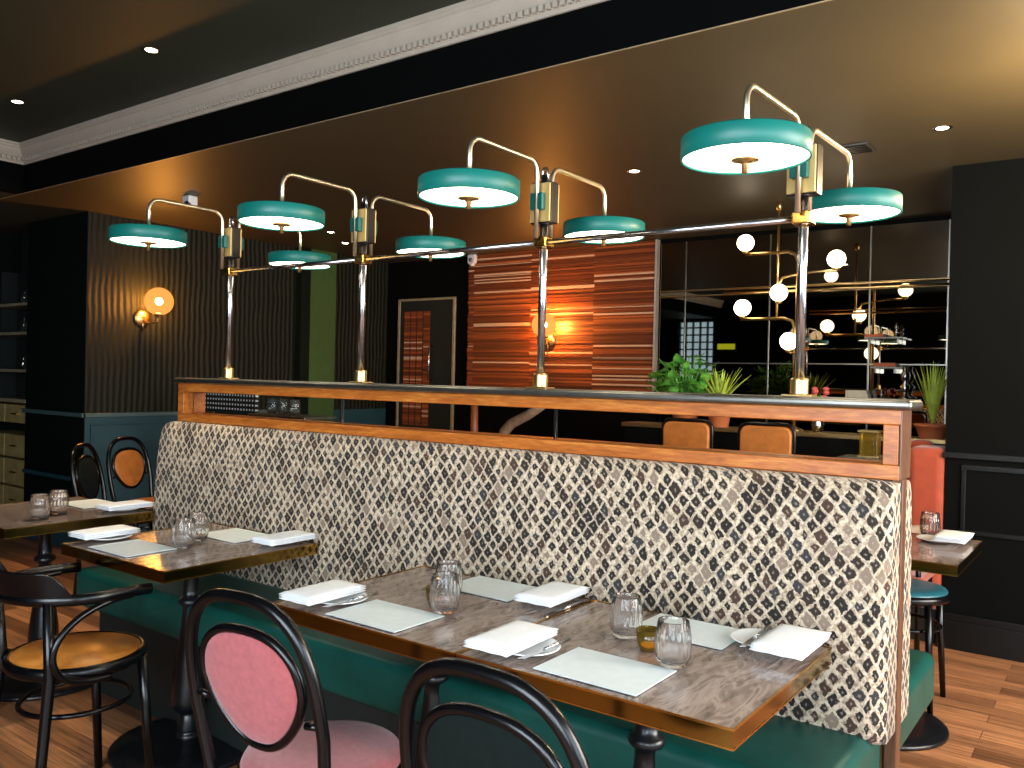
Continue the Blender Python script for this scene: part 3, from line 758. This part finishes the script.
MB().box(.66,.82,.0,.14,.12,1.13).build('backrest',M['terra'],sf,.06,4)
MB().box(.70,.925,-.20,.14,.12,1.10).build('armrest',M['terra'],sf,.06,4)
MB().box(.68,.88,-.15,.12,0,.12).build('base',M['plinth'],sf)
wc=thing('wood_back_chair','chair with pale curved wooden back rail behind the rear table','chair',(-.55,2.32,0),math.radians(0))
MB().tube([(-.2,.16,.70),(-.19,.05,.70),(-.12,-.03,.70),(0,-.06,.70),(.12,-.03,.70),(.19,.05,.70),(.2,.16,.70)],.032,10,flat=(1.2,.4)).build('back_rail',M['palewood'],wc)
MB().box(-.2,.2,.02,.4,.42,.46).build('seat',M['terra'],wc,.015)
for sx in (-.17,.17):
    MB().tube([(sx,.06,0),(sx,.05,.42),(sx,.03,.695)],.014,8).build('leg',M['black'],wc)
    MB().tube([(sx,.36,0),(sx,.36,.42)],.014,8).build('leg',M['black'],wc)

cs=thing('console_table','low dark console seen through the right glass pane','table',(-.75,2.85,0))
MB().box(-.16,.16,-.12,.12,1.01,1.035).build('tabletop',M['cap'],cs,.004)
for sx in (-.14,.14):
    for sy in (-.1,.1): MB().box(sx-.012,sx+.012,sy-.012,sy+.012,0,1.01).build('leg',M['blackbox'],cs)
ln=thing('lantern','yellow-green glass lantern on the console behind the right glass pane','lantern',(-.75,2.85,1.0355))
MB().box(-.05,.05,-.05,.05,.012,.15).build('glass_body',M['amberglass'],ln,.004)
MB().box(-.06,.06,-.06,.06,0,.012).box(-.06,.06,-.06,.06,.15,.16).build('frame',M['abrass'],ln,.002)
# dark planter divider carrying plants and the globe lamp stand
pd=thing('planter_divider','dark panelled divider wall carrying the plants and the globe lamp stand','divider',(-1.55,3.58,0))
MB().box(-1.2,1.1,-.11,.11,0,1.10).build('panel',M['wallr'],pd,.006)
MB().box(-1.22,1.12,-.13,.13,1.10,1.13).build('ledge',M['abrass'],pd,.004)

def leafy(name,label,loc,rad,hgt,n,m,sz,seed,spiky=False,pot=None):
    t=thing(name,label,'plant',loc,0); R=random.Random(seed)
    mb=MB(); st=MB()
    for i in range(n):
        a=R.random()*2*PI; 
        if spiky:
            tilt=R.uniform(.05,.75 if rad<.11 else .30); ln=hgt*R.uniform(.6,1); dx,dy=math.cos(a)*math.sin(tilt),math.sin(a)*math.sin(tilt); dz=math.cos(tilt)
            w=sz*R.uniform(.7,1.2); px,py=-math.sin(a),math.cos(a); vs=[];fs=[];S_=6
            for k in range(S_+1):
                q=k/S_; ww=w*(1-q)**.7*(.5+1.2*min(q*3,1)) ; bx=dx*ln*q*(1+.3*q); by=dy*ln*q*(1+.3*q); bz=dz*ln*q-.08*ln*q*q*math.sin(tilt)
                vs+=[(bx-px*ww,by-py*ww,bz),(bx,by,bz-.004-ww*.3),(bx+px*ww,by+py*ww,bz)]
            for k in range(S_):
                for j in (0,1): fs.append((k*3+j,k*3+j+1,k*3+j+4,k*3+j+3))
            mb.add(vs,fs,True)
        else:
            r=rad*R.random()**.5; x,y=r*math.cos(a),r*.6*math.sin(a); z=hgt*(1-(r/rad)**2*.5)*R.uniform(.25,1)
            st.tube([(x*.15,y*.15,0),(x*.6,y*.6,z*.6),(x,y,z)],.0025,5)
            yaw=a+R.uniform(-.8,.8); pit=R.uniform(-.9,.3); ln=sz*R.uniform(.7,1.3); w=ln*.36
            d=Vector((math.cos(yaw)*math.cos(pit),math.sin(yaw)*math.cos(pit),math.sin(pit))); p=Vector((-math.sin(yaw),math.cos(yaw),0)); q=d.cross(p)
            vs=[];fs=[];S_=5
            for k in range(S_+1):
                u=k/S_; ww=w*math.sin(PI*(u*.92+.05))**.8; c=Vector((x,y,z))+d*ln*u+q*(.25*ln*u*u)
                vs+=[c-p*ww-q*ww*.25,c,c+p*ww-q*ww*.25]
            for k in range(S_):
                for j in (0,1): fs.append((k*3+j,k*3+j+1,k*3+j+4,k*3+j+3))
            mb.add(vs,fs,True)
    mb.build('foliage',m,t)
    if st.v: st.build('stems',M['leaf'],t)
    if pot:
        pr,ph=pot; MB().lathe([(pr*.75,-ph),(pr,-.02),(pr*1.06,-.02),(pr*1.06,0),(pr*.9,0),(pr*.88,-.02),(0,-.02)],n=24,caps=False).build('pot',M['pot'],t)
    return t
leafy('potted_plant','bushy green leafy plant in front of the mirror, beside the slatted panel',(-2.28,3.58,1.28),.26,.42,150,M['leaf'],.11,5,False,(.11,.15))
leafy('spiky_plant','lime-green spiky plant just right of the bushy plant',(-1.98,3.52,1.28),.1,.34,46,M['leaf2'],.014,9,True,(.09,.15))
leafy('tall_plant','tall feathery green plant in an orange pot above the terracotta sofa',(-.535,3.54,1.225),.12,.42,60,M['leaf2'],.011,4,True,(.10,.095))

# globe lamp stand
gl=thing('globe_lamp_stand','branching brass lamp stand with five lit opal globes in front of the mirror wall','lamp',(-1.43,3.55,1.13))
GZ=1.13; gz=lambda z:z-GZ; X0=-1.43
MB().tube([(0,0,0),(0,0,gz(2.33)),(-.02,0,gz(2.385)),(-.07,0,gz(2.41)),(-.39,0,gz(2.41))],.012,10).build('arm',M['abrass'],gl)
MB().tube([(-.012,.02,0),(-.02,.02,gz(1.86)),(-.04,.02,gz(1.915)),(-.1,.02,gz(1.935)),(-.42,.02,gz(1.935))],.012,10).build('arm',M['abrass'],gl)
MB().tube([(0,-.005,gz(2.24)),(.1,-.005,gz(2.255)),(.27,-.005,gz(2.255))],.009,10).build('arm',M['abrass'],gl)
MB().tube([(0,-.01,gz(2.24)),(-.06,-.01,gz(2.235)),(-.11,-.01,gz(2.22)),(-.13,-.01,gz(2.18))],.009,10).build('arm',M['abrass'],gl)
MB().tube([(-.155,.03,gz(1.94)),(-.155,.03,gz(2.72))],.010,10).build('post',M['abrass'],gl)
MB().tube([(-.155,.03,gz(2.72)),(-.155,.03,gz(2.78))],.02,10).build('ceiling_fixing',M['abrass'],gl)
MB().lathe([(.06,0),(.06,.01),(.02,.03)],n=24).build('base',M['abrass'],gl)
for (x,y,z) in ((-.39,0,2.497),(-.13,-.01,2.118),(-.41,.02,2.02),(.265,-.005,2.335),(-.03,-.07,1.765)):
    MB().sphere((x,y,gz(z)),.062,22,14).build('globe',M['globe'],gl)
    MB().lathe([(.02,-.012),(.024,.0),(.02,.008)],x,y,gz(z)-.066,16).build('globe_holder',M['abrass'],gl)
MB().tube([(-.03,-.07,gz(1.69)),(-.015,-.04,gz(1.68)),(-.012,.0,gz(1.68))],.008,8).build('arm',M['abrass'],gl)
br=MB().tube([(-2.0,3.60,2.135),(-.40,3.60,2.135)],.009,10).tube([(-2.0,3.60,2.165),(-.40,3.60,2.165)],.006,8).build('rail',M['abrass']); tag(br,'double brass rail running behind the globe lamp stand towards the dark wall','rail')

# ------------------------------------------------------------------ wall sconces
def sconce(label,loc,rz):
    # local: wall plane y=0 behind, lamp projects to -y
    t=thing('wall_sconce',label,'lamp',loc,rz,'amber globe wall sconces')
    MB().lathe([(.078,0),(.078,-.012),(.05,-.02),(.02,-.03)],0,0,0,28,axis='y').build('back_plate',M['abrass'],t)
    MB().tube([(0,-.02,-.12),(0,-.02,.0)],.008,8).build('stem',M['abrass'],t)
    MB().tube([(0,-.02,0),(.01,-.06,-.04),(.03,-.12,-.05),(.05,-.16,-.03),(.055,-.165,.02)],.008,10).build('arm',M['abrass'],t)
    MB().lathe([(.03,0),(.045,.012),(.04,.02)],.055,-.165,.02,20).build('globe_holder',M['abrass'],t)
    g=MB().sphere((.055,-.175,.145),.122,26,16).build('globe',M['amber'],t)
    MB().sphere((.055,-.175,.145),.03,14,10).build('bulb',M['bulb'],g)
    return t
sconce('amber globe sconce on the ribbed green wall at the left, glowing on the wallcovering',(XL,1.60,1.92),math.radians(90))
sconce('amber globe sconce on the slatted timber panel, partly behind a lamp post',(-4.26,YB-.05,1.85),0)

# ------------------------------------------------------------------ ceiling fittings
def downlight(x,y,z,label):
    t=thing('downlight',label,'light',(x,y,z),0,'recessed downlights')
    MB().lathe([(.03,-.001),(.045,-.004),(.048,0)],n=24,caps=False).build('bezel',M['chrome'],t)
    MB().lathe([(.0,-.002),(.03,-.002),(.0,-.0015)],n=24,caps=False).build('lens',M['down'],t)
    return t
DL=[(-3.672,-.06,ZM,'recessed downlight in the high ceiling above the cornice, right one of two'),(-5.208,-.055,ZM,'recessed downlight in the high ceiling at far left'),
 (-2.05,2.24,ZC,'recessed downlight in the brown ceiling above the timber panel'),(-.30,2.25,ZC,'recessed downlight in the brown ceiling near the dark right wall'),
 (-5.53,2.83,ZC,'recessed downlight in the dark rear ceiling, beside the second lamp post'),(-5.9,3.35,ZC,'recessed downlight deep in the dark rear ceiling above the moss green pilaster')]
for d_ in DL: downlight(*d_)
vt=thing('ceiling_vent','small black slotted square ceiling vent above the rightmost lamp post','vent',(-.76,2.4,ZC))
MB().box(-.085,.085,-.095,.095,-.012,-.001).build('frame',M['cap'],vt,.003)
m_=MB()
for k in range(5): m_.box(-.07,.07,-.08+.034*k,-.08+.034*k+.02,-.018,-.0125)
m_.build('louvre',M['blackbox'],vt)
cm=thing('security_camera','small white security camera fixed to the ceiling above the leftmost lamp','camera',(-5.26,1.2,ZC))
MB().box(-.045,.045,-.04,.04,-.075,-.001).build('housing',M['whiteplastic'],cm,.01)
MB().sphere((.02,-.03,-.07),.027,18,12).build('lens_dome',M['blackbox'],cm)
se=thing('alarm_sensor','small white alarm sensor at the top left corner of the slatted panel','sensor',(-5.25,YB-.06,2.72))
MB().prism([(-.05,.06),(.05,.06),(.05,-.03),(0,-.07),(-.05,-.03)],-.05,0,'xz').build('housing',M['whiteplastic'],se,.01)
MB().sphere((0,-.05,0),.022,12,8).build('sensor_eye',M['cap'],se)

# ------------------------------------------------------------------ left back-bar and bits
struct(box_obj('wall_alcove',M['plinth'],-8.55,-7.645,1.44,1.55,0,ZC))
sh=thing('bar_cabinet','dark back-bar cabinet with olive drawers below and open shelves above, at the far left','cabinet',(-8.098,1.2,0))
xa,xb=-.45,.45
MB().box(xa,xb,-.10,.22,1.13,1.165).build('counter',M['shelfwood'],sh,.004)
for i,(z0,z1) in enumerate(((.94,1.11),(.62,.83),(.36,.60),(.10,.34))):
    for x0,x1 in ((xa+.01,-.005),(.005,xb-.03)):
        dr=MB().box(x0,x1,-.08,.2,z0,z1).build('drawer',M['cabinet'],sh,.006)
        MB().tube([(x0+.15,-.09,(z0+z1)/2),(x1-.15,-.09,(z0+z1)/2)],.008,8).build('handle',M['brass'],dr)
MB().box(xa,xb,-.05,.2,0,.09).build('plinth',M['plinth'],sh)
for z in (1.44,1.79,2.06): MB().box(xa,xb,-.07,.2,z-.028,z).build('shelf',M['shelfwood'],sh,.003)
MB().box(xa,xb,.2,.22,1.165,2.4).build('back_panel',M['plinth'],sh)
for x0 in (xa,xb-.02): MB().box(x0,x0+.02,.05,.199,1.165,2.4).build('upright',M['plinth'],sh)
def bottle(label,loc,r,h,m):
    o=MB().lathe([(.0,0),(r,0),(r,h*.55),(r*.9,h*.65),(r*.35,h*.75),(r*.33,h*.95),(r*.4,h*.96),(r*.4,h),(0,h)],n=18,caps=False).build('bottle',m); o.location=loc
    return tag(o,label,'bottle','bottles on the back-bar shelves')
bi=0
for z,w in ((2.06,'top'),(1.79,'middle'),(1.44,'lowest')):
    for k,x in enumerate((-7.71,-7.78,-7.85,-7.92)):
        h=(.14,.11,.17,.12)[(k+bi)%4]
        bottle(f'small bottle on the {w} back-bar shelf, '+('at its right end','second from its right end','third from its right end','fourth from its right end')[k],(x,1.2,z+.0005),.028,h,(M['ceramic'],M['silver'],M['glass'],M['ceramic'])[(k+bi)%4])
    bi+=1
tr=thing('brass_trophy','small ornate gold urn standing on the back-bar counter','urn',(-7.72,1.22,1.1655))
MB().lathe([(.05,0),(.05,.03),(.02,.05),(.018,.09),(.05,.14),(.06,.2),(.05,.22),(.0,.22)],n=20,caps=False).build('bowl',M['abrass'],tr)
for s_ in (-1,1): MB().tube([(s_*.05,0,.2),(s_*.09,0,.19),(s_*.085,0,.13),(s_*.035,0,.1)],.006,8).build('handle',M['abrass'],tr)
pf=thing('picture_frame','white-edged picture frame leaning on the back-bar counter','picture frame',(-7.92,1.25,1.1655))
MB().box(-.09,.09,0,.012,0,.26).build('frame',M['silver'],pf,.003); MB().box(-.075,.075,-.003,0,.018,.242).build('picture',M['plinth'],pf)
pf.rotation_euler=(math.radians(-8),0,math.radians(15))

# studded lattice screen behind the glass, left end
ls=thing('stud_screen','low dark screen dotted with rows of white studs, seen through the left glass pane','screen',(-5.3,1.55,0))
MB().box(-.42,.42,0,.02,1.15,1.33).build('stud_panel',M['lattice'],ls)
MB().box(-.44,.44,-.005,.03,.0,1.15).build('lower_panel',M['plinth'],ls)
MB().box(-.41,-.1,-.012,-.005,1.09,1.14).build('brass_rail',M['abrass'],ls)
sd=thing('side_table','small dark side table set with glasses, seen through the left glass pane','table',(-4.55,1.6,0))
MB().box(-.3,.35,-.15,.15,1.13,1.15).build('tabletop',M['cap'],sd,.004)
MB().tube([(0,0,0),(0,0,1.13)],.025,10).build('pedestal',M['iron'],sd); MB().lathe([(.2,0),(.2,.015),(.03,.03)],n=24).build('base',M['iron'],sd)
for k,x in enumerate((-4.72,-4.6,-4.47)):
    o=tu0.copy(); COL.objects.link(o); o.location=(x,1.58,1.151); o.rotation_euler=(0,0,0)
    tag(o,'clear tumbler on the side table behind the glass screen, '+('left of three','middle of three','right of three')[k],'glass','water tumblers')

# mirror-wall decor
def wshelf(x0,x1,z,label):
    t=thing('wall_shelf',label,'shelf',((x0+x1)/2,YB-.02,z),0,'slim shelves on the mirror'); w=(x1-x0)/2
    MB().box(-w,w,-.16,0,-.015,0).build('board',M['cap'],t,.003)
    for s_ in (-1,1): MB().box(s_*w*.7-.006,s_*w*.7+.006,-.12,0,-.05,-.015).build('bracket',M['joint'],t)
    return t
wshelf(-1.40,-.84,1.365,'slim metal shelf low on the mirror wall, carrying cream books')
wshelf(-1.20,-.92,1.845,'short metal shelf high on the mirror wall, carrying a rust book')
wshelf(-1.15,-.95,1.615,'short metal shelf on the middle joint of the mirror wall')
def book(x,y,z,w,d,h,m,label):
    t=thing('book',label,'book',(x,y,z),0,'books on the mirror shelves')
    MB().box(-w/2,w/2,-d/2,d/2,0,.004).box(-w/2,w/2,-d/2,d/2,h-.004,h).box(-w/2,w/2,-d/2,-d/2+.004,.004,h-.004).build('cover',m,t)
    MB().box(-w/2+.004,w/2-.004,-d/2+.005,d/2-.003,.0045,h-.0045).build('pages',M['book1'],t); return t
book(-1.25,YB-.10,1.366,.17,.12,.032,M['book1'],'thick cream book lying at the bottom of the low shelf stack')
book(-1.255,YB-.10,1.3985,.16,.12,.026,M['book1'],'cream book lying on top of the low shelf stack')
book(-1.13,YB-.10,1.846,.14,.12,.022,M['book2'],'rust-coloured book lying on the high mirror shelf')
book(-1.05,YB-.10,1.616,.16,.12,.028,M['book2'],'rust-coloured book lying on the middle mirror shelf')
def ornate(label,loc,s_,cat,name):
    o=MB().lathe([(0,0),(.045*s_,0),(.045*s_,.01*s_),(.015*s_,.03*s_),(.02*s_,.06*s_),(.035*s_,.09*s_),(.012*s_,.12*s_),(.03*s_,.15*s_),(.035*s_,.18*s_),(.015*s_,.21*s_),(.02*s_,.24*s_),(.0,.25*s_)],n=20,caps=False).build(name,M['silver']); o.location=loc
    return tag(o,label,cat)
ornate('tall silver ornate candlestick at the right end of the low mirror shelf',(-.91,YB-.10,1.366),1.05,'candlestick','candlestick')
ornate('tiny silver cup beside the cream books on the low mirror shelf',(-1.08,YB-.10,1.366),.3,'cup','cup')
ornate('small silver urn on the high mirror shelf',(-.98,YB-.10,1.846),.45,'urn','urn')
fl=thing('flower_vase','vase of pink-red flowers before the mirror, just right of the rightmost lamp pole','flowers',(-1.28,3.6,1.13))
MB().lathe([(.0,0),(.035,0),(.045,.05),(.025,.10),(.03,.12),(0,.12)],n=20,caps=False).build('vase',M['silver'],fl)
R=random.Random(2)
for k in range(10):
    a=R.random()*2*PI; r=.055*R.random()**.5; c=(r*math.cos(a),r*math.sin(a),.2+.14*R.random()); MB().sphere(c,.024,10,7,(1,1,.7)).build('bloom',M['red'],fl)
m_=MB()
for k in range(7):
    a=2*PI*k/7; m_.tube([(0,0,.1),(.04*math.cos(a),.04*math.sin(a),.26)],.003,5)
m_.build('stems',M['leaf'],fl)

pn=thing('added_uplighter','brass bowl uplighter added to warm the brown ceiling, out of frame at right','lamp',(.5,1.45,2.12))  # unseen fitting, added as a source for the warm ceiling glow
MB().lathe([(.0,0),(.06,.004),(.10,.03),(.115,.065),(.108,.065),(.092,.034),(.055,.012),(.0,.008)],n=32,caps=False).build('bowl',M['abrass'],pn)
m_=MB()
for k in range(3):
    a=2*PI*k/3; m_.tube([(.11*math.cos(a),.11*math.sin(a),.064),(0,0,.40),(0,0,.655)],.003,6)
m_.build('hanging_rods',M['abrass'],pn)
MB().lathe([(.05,.64),(.05,.66),(.0,.66)],n=20).build('ceiling_rose',M['abrass'],pn)
# emergency sign on the front wall, seen only in the mirror
ex=thing('emergency_sign','small lit yellow-green emergency sign reflected in the mirror wall','sign',(-6.15,FY+.03,2.2))
MB().box(-.2,.2,-.03,0,-.07,.07).build('case',M['frameblack'],ex,.004); MB().box(-.185,.185,0,.006,-.055,.055).build('lit_face',M['exit'],ex)

# ------------------------------------------------------------------ floor level
# everything above is measured from a datum 8 cm over the floor: carry every foot, base and wall down to the floor
DROP=.08
bpy.context.view_layer.update()
done=set()
for o in list(S.objects):
    if o.type!='MESH' or o.data.name in done or o.name=='floor': continue
    done.add(o.data.name); mwx=o.matrix_world
    for vtx in o.data.vertices:
        wz=(mwx@vtx.co).z
        if -.0015<wz<.0505: vtx.co.z-=DROP
    o.data.update()
for o in list(S.objects):
    if o.type=='EMPTY' and o.parent is None and abs(o.location.z)<1e-6:
        o.location.z=-DROP
        for ch in o.children: ch.location.z+=DROP
# ------------------------------------------------------------------ lights
def light(kind,name,loc,energy,col=(1,1,1),rot=(0,0,0),**k):
    l=bpy.data.lights.new(name,kind); l.energy=energy; l.color=col
    for a,v_ in k.items(): setattr(l,a,v_)
    o=bpy.data.objects.new(name,l); COL.objects.link(o); o.location=loc; o.rotation_euler=rot; return o
def aim(o,target):
    d_=Vector(target)-o.location; o.rotation_euler=d_.to_track_quat('-Z','Y').to_euler()
DAY=(.80,.91,1.0); WARM=(1.0,.72,.42)
# daylight through the windows behind the camera and on the east side
o=light('AREA','window_daylight',(-.5,FY+.02,1.7),130,DAY,shape='RECTANGLE',size=2.0,size_y=2.0); aim(o,(-.5,0,1.3))
o=light('AREA','window_daylight',(1.75,FY+.02,1.7),110,DAY,shape='RECTANGLE',size=1.9,size_y=2.0); aim(o,(1.3,0,1.3))
o=light('AREA','window_daylight',(3.08,.9,1.5),270,(1,.92,.82),shape='RECTANGLE',size=2.8,size_y=2.2); aim(o,(0,.9,.9))
o=light('AREA','window_daylight',(3.08,-2.1,1.5),70,DAY,shape='RECTANGLE',size=2.5,size_y=2.2); aim(o,(0,-2.0,1.1))
# weak point lights added above the closed disc shades to warm the ceiling
for k in range(4):
    for ye,e in ((-.38,1),(.487,1)):
        light('POINT','added_uplight',(PX[k],ye,2.15),.35,WARM,shadow_soft_size=.08)
for (x,y,z,_) in DL:
    o=light('SPOT','downlight_beam',(x,y,z-.02),(90 if z>3 else 22),(1,.8,.55),spot_size=math.radians(70),spot_blend=.6,shadow_soft_size=.03)
light('POINT','added_ceiling_glow',(.5,1.45,2.2),170,(1,.74,.42),shadow_soft_size=.12)  # added light that brightens the ceiling at right

w=bpy.data.worlds.new('World'); S.world=w; w.use_nodes=True
w.node_tree.nodes['Background'].inputs[0].default_value=(.02,.022,.025,1); w.node_tree.nodes['Background'].inputs[1].default_value=.5

# ------------------------------------------------------------------ camera
yaw,pit,rol=math.radians(36.2908),math.radians(.3739),math.radians(1.2889)
fw=Vector((-math.sin(yaw)*math.cos(pit),math.cos(yaw)*math.cos(pit),-math.sin(pit))); rt=Vector((math.cos(yaw),math.sin(yaw),0)); up=rt.cross(fw)
rx=rt*math.cos(rol)+up*math.sin(rol); ux=-rt*math.sin(rol)+up*math.cos(rol)
cam=bpy.data.cameras.new('Camera'); co=bpy.data.objects.new('Camera',cam); COL.objects.link(co)
mw_=Matrix((rx,ux,-fw)).transposed().to_4x4(); mw_.translation=Vector((.512,-2.5001,1.4575)); co.matrix_world=mw_
cam.sensor_width=36; cam.lens=846.2762/1024*36; cam.clip_start=.02; cam.clip_end=60
S.camera=co
S.view_settings.view_transform='Standard'; S.view_settings.look='None'; S.view_settings.gamma=1; S.view_settings.exposure=0.38
S.view_settings.use_curve_mapping=False
S.cycles.use_denoising=True
S.cycles.max_bounces=10; S.cycles.transmission_bounces=8; S.cycles.glossy_bounces=5; S.cycles.diffuse_bounces=3
S.cycles.caustics_reflective=False; S.cycles.caustics_refractive=False; S.cycles.sample_clamp_indirect=6
